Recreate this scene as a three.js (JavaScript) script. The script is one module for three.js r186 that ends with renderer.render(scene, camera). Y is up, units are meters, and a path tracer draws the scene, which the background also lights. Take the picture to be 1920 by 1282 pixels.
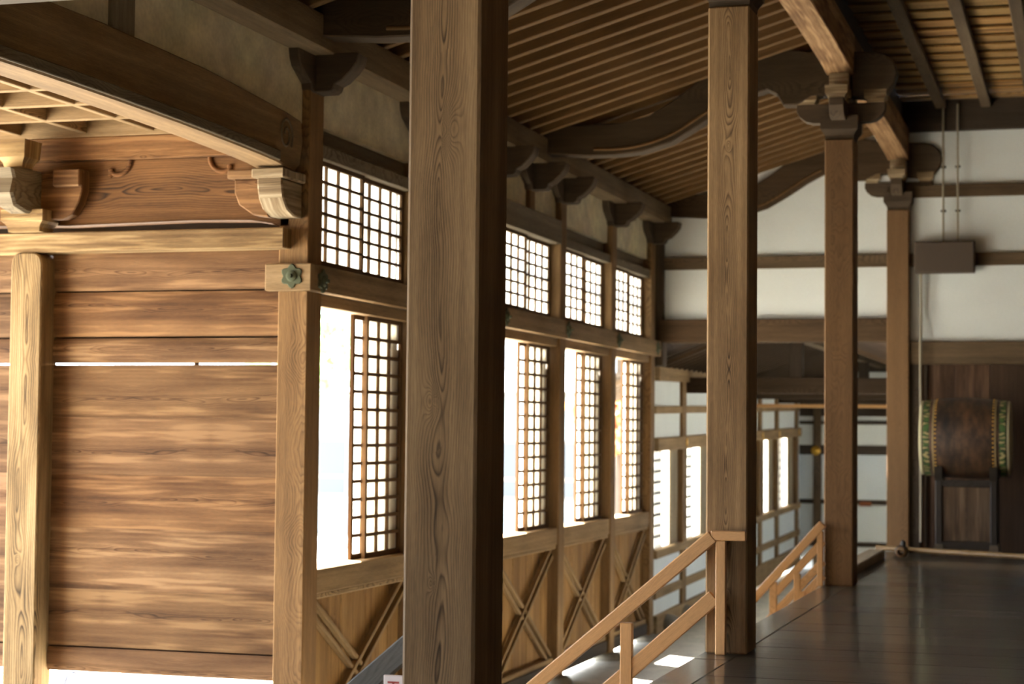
import * as THREE from 'three';
import { toCreasedNormals, mergeGeometries } from 'three/addons/utils/BufferGeometryUtils.js';
import { ImprovedNoise } from 'three/addons/math/ImprovedNoise.js';

// ------------------------------------------------------------------ camera, sky, sun, exposure
const scene = new THREE.Scene();
const camera = new THREE.PerspectiveCamera(2 * Math.atan(641 / 3575) * 180 / Math.PI, 1920 / 1282, 0.1, 400);
camera.rotation.order = 'YXZ';
camera.position.set(0, 1.56, 0);
camera.rotation.set(0.0467176, 0.2927427, 0.0098);
camera.focus = 10.0;
camera.userData.fStop = 2.8;
scene.add(camera);

scene.background = new THREE.Color(3.3, 3.75, 4.35);
const sun = new THREE.DirectionalLight(new THREE.Color(1, 0.985, 0.95), 34);
sun.position.set(-21, 60, -12);
sun.target.position.set(0, 0, 0);
sun.castShadow = true;
sun.shadow.mapSize.set(2048, 2048);
Object.assign(sun.shadow.camera, { left: -40, right: 40, top: 70, bottom: -40, near: 1, far: 140 });
scene.add(sun, sun.target);

const renderer = new THREE.WebGLRenderer({ antialias: true });
renderer.toneMapping = THREE.LinearToneMapping;
renderer.toneMappingExposure = 4.7;
renderer.shadowMap.enabled = true;

// ------------------------------------------------------------------ helpers
let seed = 7;
const rnd = () => { seed = (seed * 1664525 + 1013904223) >>> 0; return seed / 4294967296; };
const rr = (a, b) => a + (b - a) * rnd();
const noiseGen = new ImprovedNoise();
const nz = (x, y, z = 0) => noiseGen.noise(x, y, z);
const taken = new Map();
function numbered(n) { const k = taken.get(n) ?? 0; taken.set(n, k + 1); return k ? n + '_' + String(k).padStart(3, '0') : n; }

// wood: a plane cut through growth rings. u along the grain (metres), v across.
const TL = 3.0, TW = 1.0;
function woodTexture(sd, o = {}) {
  const { w = 2048, h = 512, ring = 0.011, dist = 0.03, wander = 0.05, late = 0.6, heart = 0.07, patch = 0.3, bleach = 0, knots = [], hue = [1, 0.93, 0.82], fibre = 0.16 } = o;
  const data = new Uint8Array(w * h * 4), off = sd * 17.31, row = [];
  for (let i = 0; i < w; i++) {
    const u = i / w * TL;
    row.push([wander * nz(u * 0.8, off) + 0.015 * nz(u * 3, off + 4), dist + 0.05 * nz(u * 1.3, off + 9) + 0.02 * nz(u * 4.5, off + 2)]);
  }
  for (let j = 0; j < h; j++) {
    const v = (j / h - 0.5) * TW;
    for (let i = 0; i < w; i++) {
      const u = i / w * TL, cx = row[i][0], cd = row[i][1], vc = v + cx;
      let r = Math.hypot(vc, cd + 0.012 * nz(u * 2, v * 9, off + 30)) + 0.004 * nz(u * 5, v * 30, off) + 0.012 * nz(u * 1.5, v * 8, off + 11);
      for (const [ku, kv, ks, ka] of knots) {
        const d2 = ((u - ku) / 2.2) ** 2 + (v - kv) ** 2;
        if (d2 < ks * ks * 14) r += ka * Math.exp(-d2 / (ks * ks)) + 0.35 * ka * Math.exp(-d2 / (ks * ks * 5));
      }
      let f = r / ring; f -= Math.floor(f);
      const lm = late * (0.22 + 0.78 * Math.exp(-((vc / heart) ** 2))) * (0.75 + 0.6 * nz(u * 2.5, v * 12, off + 140));
      const l = lm * (f < 0.84 ? Math.pow(f / 0.84, 3) : 1 - (f - 0.84) / 0.16);
      const fine = fibre * (nz(u * 9, v * 420, off) * 0.6 + nz(u * 30, v * 1100, off + 5) * 0.4);
      const big = patch * (0.7 * nz(u * 0.6, v * 9, off + 50) + 0.5 * nz(u * 0.9, v * 34, off + 70) + 0.5 * nz(u * 2.2, v * 6, off + 90));
      const bl = bleach ? bleach * Math.max(0, nz(u * 0.9, v * 10, off + 120) + 0.5 * nz(u * 3, v * 40, off + 130) - 0.12) * 1.8 : 0;
      let b = 0.76 * (1 - l * 0.66) + fine + big * 0.5 + 0.34 * bl;
      b = Math.min(1, Math.max(0.1, b));
      const t = Math.max(0.05, 0.35 + l * 0.6 - big * 0.8 - 0.45 * bl), q = (j * w + i) * 4;
      for (let c = 0; c < 3; c++) data[q + c] = 255 * Math.min(1, b * (1 + (hue[c] - 1) * t * 1.25));
      data[q + 3] = 255;
    }
  }
  const t = new THREE.DataTexture(data, w, h, THREE.RGBAFormat);
  t.colorSpace = THREE.SRGBColorSpace; t.magFilter = THREE.LinearFilter; t.minFilter = THREE.LinearMipmapLinearFilter; t.generateMipmaps = true;
  t.wrapS = t.wrapT = THREE.MirroredRepeatWrapping; t.needsUpdate = true;
  return t;
}
const TEX = [
  woodTexture(1, { ring: 0.01, dist: 0.02, heart: 0.075, late: 0.8, wander: 0.04, knots: [[1.22, -0.04, 0.025, 0.05], [0.5, -0.03, 0.014, 0.03], [2.3, 0.03, 0.04, 0.06]] }),
  woodTexture(2, { ring: 0.011, dist: 0.03, heart: 0.06, late: 0.75, wander: 0.03, knots: [[1.6, 0.0, 0.016, 0.03]] }),
  woodTexture(3, { ring: 0.012, dist: 0.02, heart: 0.05, late: 0.6, wander: 0.07, patch: 0.5, bleach: 0.8, hue: [1, 0.87, 0.72], knots: [[2.2, -0.05, 0.014, 0.03], [0.9, 0.05, 0.01, 0.02]] }),
  woodTexture(4, { ring: 0.012, dist: 0.03, heart: 0.06, late: 0.55, wander: 0.08, patch: 0.55, bleach: 1, hue: [1, 0.87, 0.72], knots: [[1.9, 0.04, 0.012, 0.025]] }),
  woodTexture(5, { ring: 0.008, dist: 0.3, heart: 0.2, late: 0.4, wander: 0.03, patch: 0.25 }),
  woodTexture(6, { ring: 0.019, dist: 0.03, heart: 0.13, late: 0.85, wander: 0.08, patch: 0.4, knots: [[1.4, -0.03, 0.016, 0.05]] }),
  woodTexture(7, { w: 1024, h: 256, ring: 0.007, dist: 0.4, heart: 0.3, late: 0.22, wander: 0.02, patch: 0.12, fibre: 0.1 }),
];
const woods = new Map();
function wood(tex, css, rough = 0.84, o = {}) {
  const key = tex + css + rough + JSON.stringify(o);
  if (!woods.has(key)) woods.set(key, new THREE.MeshPhysicalMaterial({ name: 'wood', map: TEX[tex], color: new THREE.Color(css), roughness: rough, bumpMap: TEX[tex], bumpScale: 0.0012, specularIntensity: 0.6, ...o }));
  return woods.get(key);
}
function grainTexture(w, h, fn) {
  const data = new Uint8Array(w * h * 4);
  for (let j = 0; j < h; j++) for (let i = 0; i < w; i++) { const c = fn(i / w, j / h), q = (j * w + i) * 4; data[q] = 255 * c[0]; data[q + 1] = 255 * c[1]; data[q + 2] = 255 * c[2]; data[q + 3] = 255; }
  const t = new THREE.DataTexture(data, w, h, THREE.RGBAFormat);
  t.colorSpace = THREE.SRGBColorSpace; t.magFilter = THREE.LinearFilter; t.wrapS = t.wrapT = THREE.MirroredRepeatWrapping; t.needsUpdate = true;
  return t;
}
const plasterTex = grainTexture(512, 512, (u, v) => { const s = 0.94 + 0.015 * nz(u * 5, v * 5, 3) + 0.015 * nz(u * 70, v * 70, 1); return [s, s, s * 0.985].map((x) => Math.min(1, x)); });
const oldPlasterTex = grainTexture(512, 512, (u, v) => { const s = 0.86 + 0.1 * nz(u * 5, v * 5, 3) + 0.08 * nz(u * 14, v * 14, 8) + 0.05 * nz(u * 60, v * 60, 1); return [s, s * (0.98 + 0.03 * nz(u * 4, v * 4, 20)), s * (0.93 + 0.06 * nz(u * 3, v * 3, 40))].map((x) => Math.min(1, x)); });
const earthTex = grainTexture(512, 512, (u, v) => { const s = 0.8 + 0.12 * nz(u * 6, v * 6, 3) + 0.1 * nz(u * 30, v * 30, 8) + 0.08 * nz(u * 120, v * 120, 1); return [s, s, s].map((x) => Math.min(1, Math.max(0, x))); });
const M = {
  plaster: new THREE.MeshStandardMaterial({ name: 'plaster', map: plasterTex, color: '#e3e7e7', roughness: 0.95 }),
  plasterOld: new THREE.MeshStandardMaterial({ name: 'aged plaster', map: oldPlasterTex, color: '#f0ead0', roughness: 0.95 }),
  earth: new THREE.MeshStandardMaterial({ name: 'earth floor', map: earthTex, color: '#c2bba8', roughness: 0.5, bumpMap: earthTex, bumpScale: 0.004 }),
  gravel: new THREE.MeshStandardMaterial({ name: 'gravel', map: earthTex, color: '#d8d2c4', roughness: 1, bumpMap: earthTex, bumpScale: 0.02 }),
  stone: new THREE.MeshStandardMaterial({ name: 'stone', map: earthTex, color: '#8d8676', roughness: 0.8, bumpMap: earthTex, bumpScale: 0.006 }),
  paper: new THREE.MeshPhysicalMaterial({ name: 'shoji paper', color: '#e8e1d0', roughness: 1, transmission: 0.56, thickness: 0, specularIntensity: 0.1, side: THREE.DoubleSide }),
  bronze: new THREE.MeshStandardMaterial({ name: 'green bronze', map: earthTex, color: '#5f6448', roughness: 0.95 }),
  gold: new THREE.MeshStandardMaterial({ name: 'gilt metal', color: '#d9a640', roughness: 0.35, metalness: 0.8 }),
  iron: new THREE.MeshStandardMaterial({ name: 'dark metal', color: '#33302c', roughness: 0.5, metalness: 0.4 }),
  // timber tones
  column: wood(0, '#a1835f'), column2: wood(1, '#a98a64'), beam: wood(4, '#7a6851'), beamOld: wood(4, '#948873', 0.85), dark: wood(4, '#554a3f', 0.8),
  post: wood(4, '#a5865f'), sill: wood(1, '#b89b73'), rafter: wood(4, '#86673f'), board: wood(4, '#c69d64'), planks: ['#8d6c49', '#8c6842', '#957450', '#8b6b46'].map((c, i) => wood([2, 3, 3, 2][i], c)),
  planksShadeDark: ['#7a5f42', '#6f553a', '#806347'].map((c, i) => wood([2, 3, 2][i], c, 0.85)), rail: wood(6, '#f0bd84', 0.4), railGrey: wood(6, '#77756f', 0.55), shoji: wood(6, '#7d5f3e'),  // dark plank set has shade put into its colour; backings reuse it
  carved: wood(3, '#a8987c', 0.85), brack: wood(4, '#655645', 0.8),
};
M.gravel.map = M.gravel.map.clone();

function fixNormals(g) { return g; }
// uv in metres along the grain, by the face's direction
const AX = ['x', 'y', 'z'];
function grainUV(g, axis, ou = rnd() * 6, ov = rnd() * 4, su = TL, sv = TW) {
  if (g.index) g = g.toNonIndexed();
  if (!g.attributes.normal) g.computeVertexNormals();
  const p = g.attributes.position.array, n = p.length / 3, uv = new Float32Array(n * 2);
  const a = AX.indexOf(axis), oth = [0, 1, 2].filter((k) => k !== a);
  for (let t = 0; t < n; t += 3) {
    const A = p.subarray(t * 3, t * 3 + 9);
    const e1 = [A[3] - A[0], A[4] - A[1], A[5] - A[2]], e2 = [A[6] - A[0], A[7] - A[1], A[8] - A[2]];
    const N = [e1[1] * e2[2] - e1[2] * e2[1], e1[2] * e2[0] - e1[0] * e2[2], e1[0] * e2[1] - e1[1] * e2[0]].map(Math.abs);
    const d = N.indexOf(Math.max(...N));
    let ui = a, vi = d === oth[0] ? oth[1] : oth[0], k = 1;
    if (d === a) { ui = oth[0]; vi = oth[1]; k = 0.3; }
    for (let q = 0; q < 3; q++) { uv[(t + q) * 2] = (A[q * 3 + ui] * k) / su + ou; uv[(t + q) * 2 + 1] = A[q * 3 + vi] / sv + ov + (d === oth[0] ? 0.37 : 0); }
  }
  g.setAttribute('uv', new THREE.BufferAttribute(uv, 2));
  return g;
}
function chamferBox(w, h, d, c) {
  const X = w / 2, Y = h / 2, Z = d / 2, pos = [];
  c = Math.min(c, X * 0.9, Y * 0.9, Z * 0.9);
  const V = (f, sx, sy, sz) => f === 0 ? [sx * X, sy * (Y - c), sz * (Z - c)] : f === 1 ? [sx * (X - c), sy * Y, sz * (Z - c)] : [sx * (X - c), sy * (Y - c), sz * Z];
  const tri = (a, b, e) => {
    const u = [b[0] - a[0], b[1] - a[1], b[2] - a[2]], v = [e[0] - a[0], e[1] - a[1], e[2] - a[2]];
    const n = [u[1] * v[2] - u[2] * v[1], u[2] * v[0] - u[0] * v[2], u[0] * v[1] - u[1] * v[0]];
    const m = [a[0] + b[0] + e[0], a[1] + b[1] + e[1], a[2] + b[2] + e[2]];
    if (n[0] * m[0] + n[1] * m[1] + n[2] * m[2] < 0) pos.push(...a, ...e, ...b); else pos.push(...a, ...b, ...e);
  };
  const quad = (a, b, e, f) => { tri(a, b, e); tri(a, e, f); };
  for (const s of [-1, 1]) {
    quad(V(0, s, -1, -1), V(0, s, 1, -1), V(0, s, 1, 1), V(0, s, -1, 1));
    quad(V(1, -1, s, -1), V(1, 1, s, -1), V(1, 1, s, 1), V(1, -1, s, 1));
    quad(V(2, -1, -1, s), V(2, 1, -1, s), V(2, 1, 1, s), V(2, -1, 1, s));
    for (const t of [-1, 1]) {
      quad(V(0, s, t, -1), V(0, s, t, 1), V(1, s, t, 1), V(1, s, t, -1));
      quad(V(0, s, -1, t), V(0, s, 1, t), V(2, s, 1, t), V(2, s, -1, t));
      quad(V(1, -1, s, t), V(1, 1, s, t), V(2, 1, s, t), V(2, -1, s, t));
      for (const q of [-1, 1]) tri(V(0, s, t, q), V(1, s, t, q), V(2, s, t, q));
    }
  }
  const g = new THREE.BufferGeometry();
  g.setAttribute('position', new THREE.BufferAttribute(new Float32Array(pos), 3));
  g.computeVertexNormals();
  return g;
}
function mesh(name, g, m, parent) {
  const o = new THREE.Mesh(g, m);
  o.name = parent === scene ? numbered(name) : name; o.castShadow = o.receiveShadow = true;
  parent.add(o);
  return o;
}
// a timber between two corners; positions are in the parent's frame
function bar(name, parent, [x0, x1], [y0, y1], [z0, z1], m, o = {}) {
  const w = Math.abs(x1 - x0), h = Math.abs(y1 - y0), d = Math.abs(z1 - z0), c = o.c ?? 0.006;
  const axis = o.grain ?? (h >= w && h >= d ? 'y' : w >= d ? 'x' : 'z');
  let g = c > 0 ? chamferBox(w, h, d, c) : new THREE.BoxGeometry(w, h, d);
  g = grainUV(g, axis, o.ou, o.ov);
  const b = mesh(name, g, m, parent);
  b.position.set((x0 + x1) / 2, (y0 + y1) / 2, (z0 + z1) / 2);
  return b;
}
// a shape drawn in one plane and extruded along the third axis: 'xy' along z, 'zy' along x
function cut(name, parent, pts, plane, [a, b], m, o = {}) {
  const s = pts instanceof THREE.Shape ? pts : new THREE.Shape(pts.map((p) => new THREE.Vector2(p[0], p[1])));
  const bev = o.bevel ?? 0;
  let g = new THREE.ExtrudeGeometry(s, { depth: b - a - 2 * bev, bevelEnabled: bev > 0, bevelThickness: bev, bevelSize: bev, bevelOffset: -bev, bevelSegments: 1, curveSegments: o.segs ?? 10 });
  g.translate(0, 0, a + bev);
  if (plane === 'zy') {
    const p = g.attributes.position.array;
    for (let i = 0; i < p.length; i += 9) {
      for (let k = 0; k < 3; k++) { const q = i + k * 3, t = p[q]; p[q] = p[q + 2]; p[q + 2] = t; }
      for (let k = 0; k < 3; k++) { const t = p[i + 3 + k]; p[i + 3 + k] = p[i + 6 + k]; p[i + 6 + k] = t; }
    }
  }
  g.deleteAttribute('uv'); g.deleteAttribute('normal');
  g.computeVertexNormals();
  g = toCreasedNormals(g, 0.5);
  g = grainUV(g, o.grain ?? 'x', o.ou, o.ov);
  return mesh(name, g, m, parent);
}
// squares of changing size on top of each other: a bearing block
function block(name, parent, [x, z], levels, m, kz = 1) {
  const gs = [];
  const pos = [];
  const ring = ([y, r]) => [[x - r, y, z - r * kz], [x + r, y, z - r * kz], [x + r, y, z + r * kz], [x - r, y, z + r * kz]];
  for (let i = 0; i < levels.length - 1; i++) {
    const A = ring(levels[i]), B = ring(levels[i + 1]);
    for (let k = 0; k < 4; k++) { const l = (k + 1) % 4; pos.push(...A[k], ...B[k], ...B[l], ...A[k], ...B[l], ...A[l]); }
  }
  const A = ring(levels[0]), B = ring(levels.at(-1));
  pos.push(...A[0], ...A[1], ...A[2], ...A[0], ...A[2], ...A[3], ...B[0], ...B[2], ...B[1], ...B[0], ...B[3], ...B[2]);
  let g = new THREE.BufferGeometry();
  g.setAttribute('position', new THREE.BufferAttribute(new Float32Array(pos), 3));
  g.computeVertexNormals();
  g = grainUV(g, 'x');
  return mesh(name, g, m, parent);
}
function thing(name, label, category, group) {
  const o = new THREE.Group(); o.name = numbered(name); scene.add(o);
  o.userData = { label, category }; if (group) o.userData.group = group;
  return o;
}
function struct(name, label) { const o = new THREE.Group(); o.name = numbered(name); scene.add(o); o.userData = { kind: 'structure' }; if (label) o.userData.label = label; return o; }
function tag(o, label, category, group) { o.userData.label = label; o.userData.category = category; if (group) o.userData.group = group; return o; }
function slabUV(w, d) { return null; }
function panel(name, parent, X, Y, Z, m) { // plaster, earth: uv in metres, two metres to a tile
  const w = X[1] - X[0], h = Y[1] - Y[0], d = Z[1] - Z[0];
  let g = new THREE.BoxGeometry(Math.abs(w), Math.abs(h), Math.abs(d));
  const longest = Math.abs(w) < 0.3 && Math.abs(w) < Math.abs(d) ? 'z' : 'x';
  g = grainUV(g, longest, rnd() * 2, rnd() * 2, 2, 2);
  const o = mesh(name, g, m, parent);
  o.position.set((X[0] + X[1]) / 2, (Y[0] + Y[1]) / 2, (Z[0] + Z[1]) / 2);
  return o;
}

// ------------------------------------------------------------------ key measures (metres)
const G = -1.33;                       // earth floor; the boarded hall floor is y = 0
const COLZ = [-7.155, -13.45, -19.85, -26.3];
const CX0 = -2.6, CX1 = -2.3, CD = 0.39;
const WX = -5.8;                       // hall face of the window wall's posts
const POSTS = [[-13.72, -14.0], [-16.21, -16.46], [-18.69, -18.94], [-21.17, -21.42], [-23.67, -23.91], [-25.97, -26.22]];
const roofY = (x) => 4.77 + 0.3 * (x + 5.6);

// ------------------------------------------------------------------ ground and floors
{
  const g = panel('ground', scene, [-140, 60], [-1.8, G - 0.03], [-180, 60], M.gravel);
  g.userData = { kind: 'structure', label: 'pale gravel ground outside the temple' };
  const e = struct('floor', 'grey beaten earth floor of the lower passage');
  panel('earth', e, [-6.35, -2.5], [G - 0.25, G], [-46, 6], M.earth);
  const p = struct('floor', 'dark polished plank floor of the raised hall');
  const gl = { clearcoat: 0.7, clearcoatRoughness: 0.14 };
  const mats = [wood(3, '#3a3b35', 0.4, gl), wood(2, '#3f4038', 0.38, gl), wood(3, '#373831', 0.42, gl), wood(4, '#42433b', 0.4, gl)];
  const em = wood(4, '#4d4e48', 0.34, gl);
  for (let z = -9, k = 0; z > -26.3; z -= 4.1, k++) bar('edge_board', p, [-2.62, -2.36], [-0.09, 0], [z, Math.max(z - 4.094, -26.3)], em, { c: 0.006, grain: 'z' });
  bar('edge_board', p, [-2.62, -2.36], [-0.09, 0], [6, -8.994], em, { c: 0.006, grain: 'z' });
  let z = -9.2, i = 0;
  while (z > -26.25) { const w = [0.62, 0.48, 0.7, 0.55, 0.66][i % 5]; const z1 = z - w < -26.1 ? -26.6 : z - w; bar('floor_board', p, [-2.354, 3], [-0.06, 0.0005 * (i % 3)], [z, z1 + 0.005], mats[(i * 3 + (i >> 2)) % 4], { c: 0.005, grain: 'x' }); z -= w; i++; }
  bar('floor_board', p, [-2.354, 3], [-0.06, 0], [6, -9.195], mats[0], { grain: 'x' });
  bar('fascia_board', p, [-2.58, -2.5], [G, -0.09], [6, -26.3], wood(4, '#cdb188'), { grain: 'z' });
  bar('joist_fill', p, [-2.4, 3], [G, -0.07], [-26.6, 6], M.dark, { grain: 'x' });
}

// ------------------------------------------------------------------ row of columns with their brackets
const hijikiPts = (L, y0, y1) => [[-L, y1], [-L, y0 + (y1 - y0) * 0.62], [-L + 0.03, y0 + (y1 - y0) * 0.35], [-L + 0.09, y0 + (y1 - y0) * 0.1], [-L + 0.17, y0], [L - 0.17, y0], [L - 0.09, y0 + (y1 - y0) * 0.1], [L - 0.03, y0 + (y1 - y0) * 0.35], [L, y0 + (y1 - y0) * 0.62], [L, y1]];
const columnLabel = ['nearest thick square wooden column with large oval grain figure', 'square wooden column at the floor edge beside the top of the pale handrail', 'square wooden column where the orange handrail with four rails ends', 'furthest square wooden column standing against the white back wall'];
COLZ.forEach((zf, i) => {
  const t = thing('wooden_column', columnLabel[i], 'column', 'columns along the floor edge');
  const zc = zf - CD / 2, xc = (CX0 + CX1) / 2;
  bar('shaft', t, [CX0, CX1], [0, 4.63], [zf, zf - CD], [M.column, M.column2, wood(6, '#967654'), wood(6, '#967654')][i], { c: 0.012, grain: 'y', ou: [0.62, 0.1, 0.5, 0.9][i], ov: [0.5, 0.5, 0.5, 0.3][i] });
  block('bearing_block', t, [xc, zc], [[4.63, 0.145], [4.67, 0.15], [4.7, 0.168], [4.73, 0.19], [4.75, 0.192], [4.87, 0.192]], M.brack, 1.15);
  cut('bracket_arm', t, hijikiPts(0.46, 4.82, 5.02).map(([a, b]) => [a + xc, b]), 'xy', [zc - 0.075, zc + 0.075], M.brack, { bevel: 0.006 });
  cut('bracket_arm', t, hijikiPts(0.46, 4.82, 5.02).map(([a, b]) => [a + zc, b]), 'zy', [xc - 0.075, xc + 0.075], M.brack, { bevel: 0.006, grain: 'z' });
  for (const [dx, dz] of [[-0.36, 0], [0.36, 0], [0, 0.36], [0, -0.36], [0, 0]]) block('small_block', t, [xc + dx, zc + dz], [[5.02, 0.085], [5.045, 0.09], [5.065, 0.112], [5.15, 0.115]], M.carved);
  block('beam_seat', t, [xc, zc], [[5.15, 0.1], [5.31, 0.1]], M.carved, 2.4);
  // rounded nose towards the hall
  cut('carved_nose', t, [[-2.34, 5.08], [-2.1, 5.06], [-1.98, 5.1], [-1.9, 5.2], [-1.86, 5.32], [-1.9, 5.44], [-1.99, 5.52], [-2.12, 5.55], [-2.34, 5.56]].map(([a, b]) => [a, b]), 'xy', [zc - 0.1, zc + 0.1], M.brack, { bevel: 0.015 });
  // carved end of the curved tie on the passage side
  cut('beam_nose', t, [[-2.56, 5.12], [-2.9, 5.12], [-2.96, 5.2], [-2.94, 5.3], [-2.84, 5.5], [-2.56, 5.56]], 'xy', [zc - 0.1, zc + 0.1], M.brack, { bevel: 0.01 });
});
// long beams from column to column
for (let i = 0; i < 3; i++) {
  const t = thing('long_beam', ['carved beam along the column tops, nearest span out at the upper frame edge', 'arched beam with pale figured underside joining the second and third columns', 'arched beam joining the third column to the furthest column'][i], 'beam', 'beams over the column row');
  const a = COLZ[i] - CD / 2 - 0.02, b = COLZ[i + 1] - CD / 2 + 0.02, pts = [];
  for (let k = 0; k <= 16; k++) { const s = k / 16; pts.push([a + (b - a) * s, 5.31 + 0.07 * Math.sin(Math.PI * s) ** 0.6]); }
  pts.push([b, 5.75], [a, 5.75]);
  cut('beam_body', t, pts, 'zy', [-2.59, -2.31], wood(3, '#a98760'), { grain: 'z', bevel: 0.01 });
}
{
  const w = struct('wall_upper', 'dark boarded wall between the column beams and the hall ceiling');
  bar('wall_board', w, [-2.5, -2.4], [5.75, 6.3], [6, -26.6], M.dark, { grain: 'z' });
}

// ------------------------------------------------------------------ curved ties from the window wall to the columns
function tieShape(dy = 0) {
  const bot = [[-5.78, 4.6], [-5.5, 4.575], [-5.16, 4.552], [-4.86, 4.55], [-4.57, 4.575], [-4.25, 4.67], [-3.95, 4.84], [-3.7, 5.0], [-3.45, 5.13], [-3.22, 5.19], [-3.12, 5.14], [-3.05, 5.02], [-2.9, 5.02]];
  const top = [[-2.5, 5.5], [-2.9, 5.6], [-3.27, 5.6], [-3.6, 5.52], [-3.9, 5.36], [-4.2, 5.14], [-4.5, 4.96], [-4.8, 4.9], [-5.2, 4.89], [-5.78, 4.89]];
  return [...bot, [-2.75, 5.1], [-2.5, 5.12], ...top].map(([x, y]) => [x, y + dy]);
}
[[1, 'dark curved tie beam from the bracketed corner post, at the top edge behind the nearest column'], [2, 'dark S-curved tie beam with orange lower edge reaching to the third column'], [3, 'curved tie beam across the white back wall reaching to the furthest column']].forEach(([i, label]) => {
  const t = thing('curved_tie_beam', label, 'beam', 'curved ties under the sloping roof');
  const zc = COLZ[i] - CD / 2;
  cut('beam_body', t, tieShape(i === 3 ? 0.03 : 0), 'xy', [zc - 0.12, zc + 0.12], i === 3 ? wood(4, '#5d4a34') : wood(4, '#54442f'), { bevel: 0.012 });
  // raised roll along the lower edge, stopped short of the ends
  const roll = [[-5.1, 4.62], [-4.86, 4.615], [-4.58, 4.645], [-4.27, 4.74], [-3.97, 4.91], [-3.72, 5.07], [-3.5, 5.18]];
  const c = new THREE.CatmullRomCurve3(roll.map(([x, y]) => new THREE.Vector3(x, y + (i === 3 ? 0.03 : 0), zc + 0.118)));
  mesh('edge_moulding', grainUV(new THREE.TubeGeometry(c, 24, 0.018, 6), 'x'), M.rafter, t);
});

// ------------------------------------------------------------------ sloping ceiling with rafters
{
  const t = struct('ceiling', 'dark boarded slope with brown rafters over the passage');
  const x0 = -6.5, x1 = -2.4, ang = Math.atan(0.3), L = (x1 - x0) / Math.cos(ang);
  const geo = grainUV(chamferBox(L, 0.15, 0.09, 0.006), 'x', 0.3, 0.2);
  const put = (o, z, up) => { const xm = (x0 + x1) / 2; o.position.set(xm - Math.sin(ang) * up, roofY(xm) + Math.cos(ang) * up, z); o.rotation.z = ang; };
  for (let z = -15.306 + 0.398 * 4; z > -26.3; z -= 0.3985) put(mesh('rafter', geo, M.rafter, t), z, 0.075);
  for (let z = -13.3; z < 5.8; z += 0.3985) put(mesh('rafter', geo, M.rafter, t), z, 0.075);
  const bg = grainUV(new THREE.BoxGeometry(L, 0.08, 33.2), 'z');
  put(mesh('roof_boarding', bg, M.rafter, t), -10.2, 0.19);
}
// hall ceiling: boards on joists
{
  const t = struct('ceiling', 'flat boarded ceiling of the hall on long joists');
  const cm = [wood(4, '#c8a368'), wood(1, '#bc955b'), wood(4, '#c29a60'), wood(3, '#b48c54')];
  const vz = [];
  for (let z = -13, k = 0; z > -26.5; z -= 0.48, k++) { const o = bar('ceiling_board', t, [-2.4, 3], [6.1, 6.125], [z, z - 0.49], cm[(k * 7 + (k >> 1)) % 4], { c: 0.004, grain: 'x' }); o.rotation.x = 0.075; o.position.y += 0.012; }
  bar('ceiling_board', t, [-2.4, 3], [6.1, 6.16], [6, -12.985], cm[1], { grain: 'x' });
  bar('ceiling_backing', t, [-2.45, 3], [6.19, 6.27], [6, -26.6], M.dark, { grain: 'z' });
  for (const x of [-1.88, -1.28, -0.68, -0.08, 0.52, 1.12, 1.72, 2.32]) bar('ceiling_joist', t, [x - 0.07, x + 0.07], [6.0, 6.1], [6, -26.4], M.beam, { grain: 'z', c: 0.01 });
}

// ------------------------------------------------------------------ window wall on the left
function rokuyo(parent, pos, face) { // six-lobed bronze bolt cover
  const pts = [];
  for (let k = 0; k < 36; k++) { const a = k / 36 * Math.PI * 2, r = 0.078 + 0.012 * Math.cos(6 * a); pts.push(new THREE.Vector2(Math.sin(a) * r, Math.cos(a) * r)); }
  const g = new THREE.ExtrudeGeometry(new THREE.Shape(pts), { depth: 0.012, bevelEnabled: true, bevelSize: 0.006, bevelThickness: 0.006, bevelSegments: 1 });
  const dome = new THREE.LatheGeometry([[0.045, 0.012], [0.044, 0.026], [0.03, 0.034], [0.016, 0.036], [0.015, 0.06], [0, 0.062]].map(([a, b]) => new THREE.Vector2(a, b)), 18); dome.rotateX(Math.PI / 2);
  g.deleteAttribute('uv'); dome.deleteAttribute('uv');
  const m = mesh('bolt_cover', mergeGeometries([g, dome.toNonIndexed()].map((q) => { q.computeVertexNormals(); return q; })), M.bronze, parent);
  m.position.set(...pos); if (face === 'x') m.rotation.y = Math.PI / 2;
  return m;
}
const armPts = (L, yb, yt) => [[0, yb], [0.12, yb], [0.15, yb + 0.02], [0.165, yb + 0.06], [0.22, yb + 0.085], [L - 0.06, yb + 0.16], [L - 0.015, yb + 0.22], [L, yb + 0.29], [L - 0.02, yt], [0, yt]];
function wallBracket(parent, zc, m) {
  const yb = 4.2, yt = 4.5;
  cut('bracket_arm', parent, armPts(0.36, yb, yt).map(([a, b]) => [WX + 0.02 + a, b]), 'xy', [zc - 0.1, zc + 0.1], m, { bevel: 0.008 });
  const h = armPts(0.42, yb, yt);
  cut('bracket_arm', parent, [...h.map(([a, b]) => [zc + a, b]), ...h.slice().reverse().map(([a, b]) => [zc - a, b])].filter((p, k, q) => !k || p[0] !== q[k - 1][0] || p[1] !== q[k - 1][1]), 'zy', [WX - 0.17, WX + 0.015], m, { bevel: 0.008, grain: 'z' });
}
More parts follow.
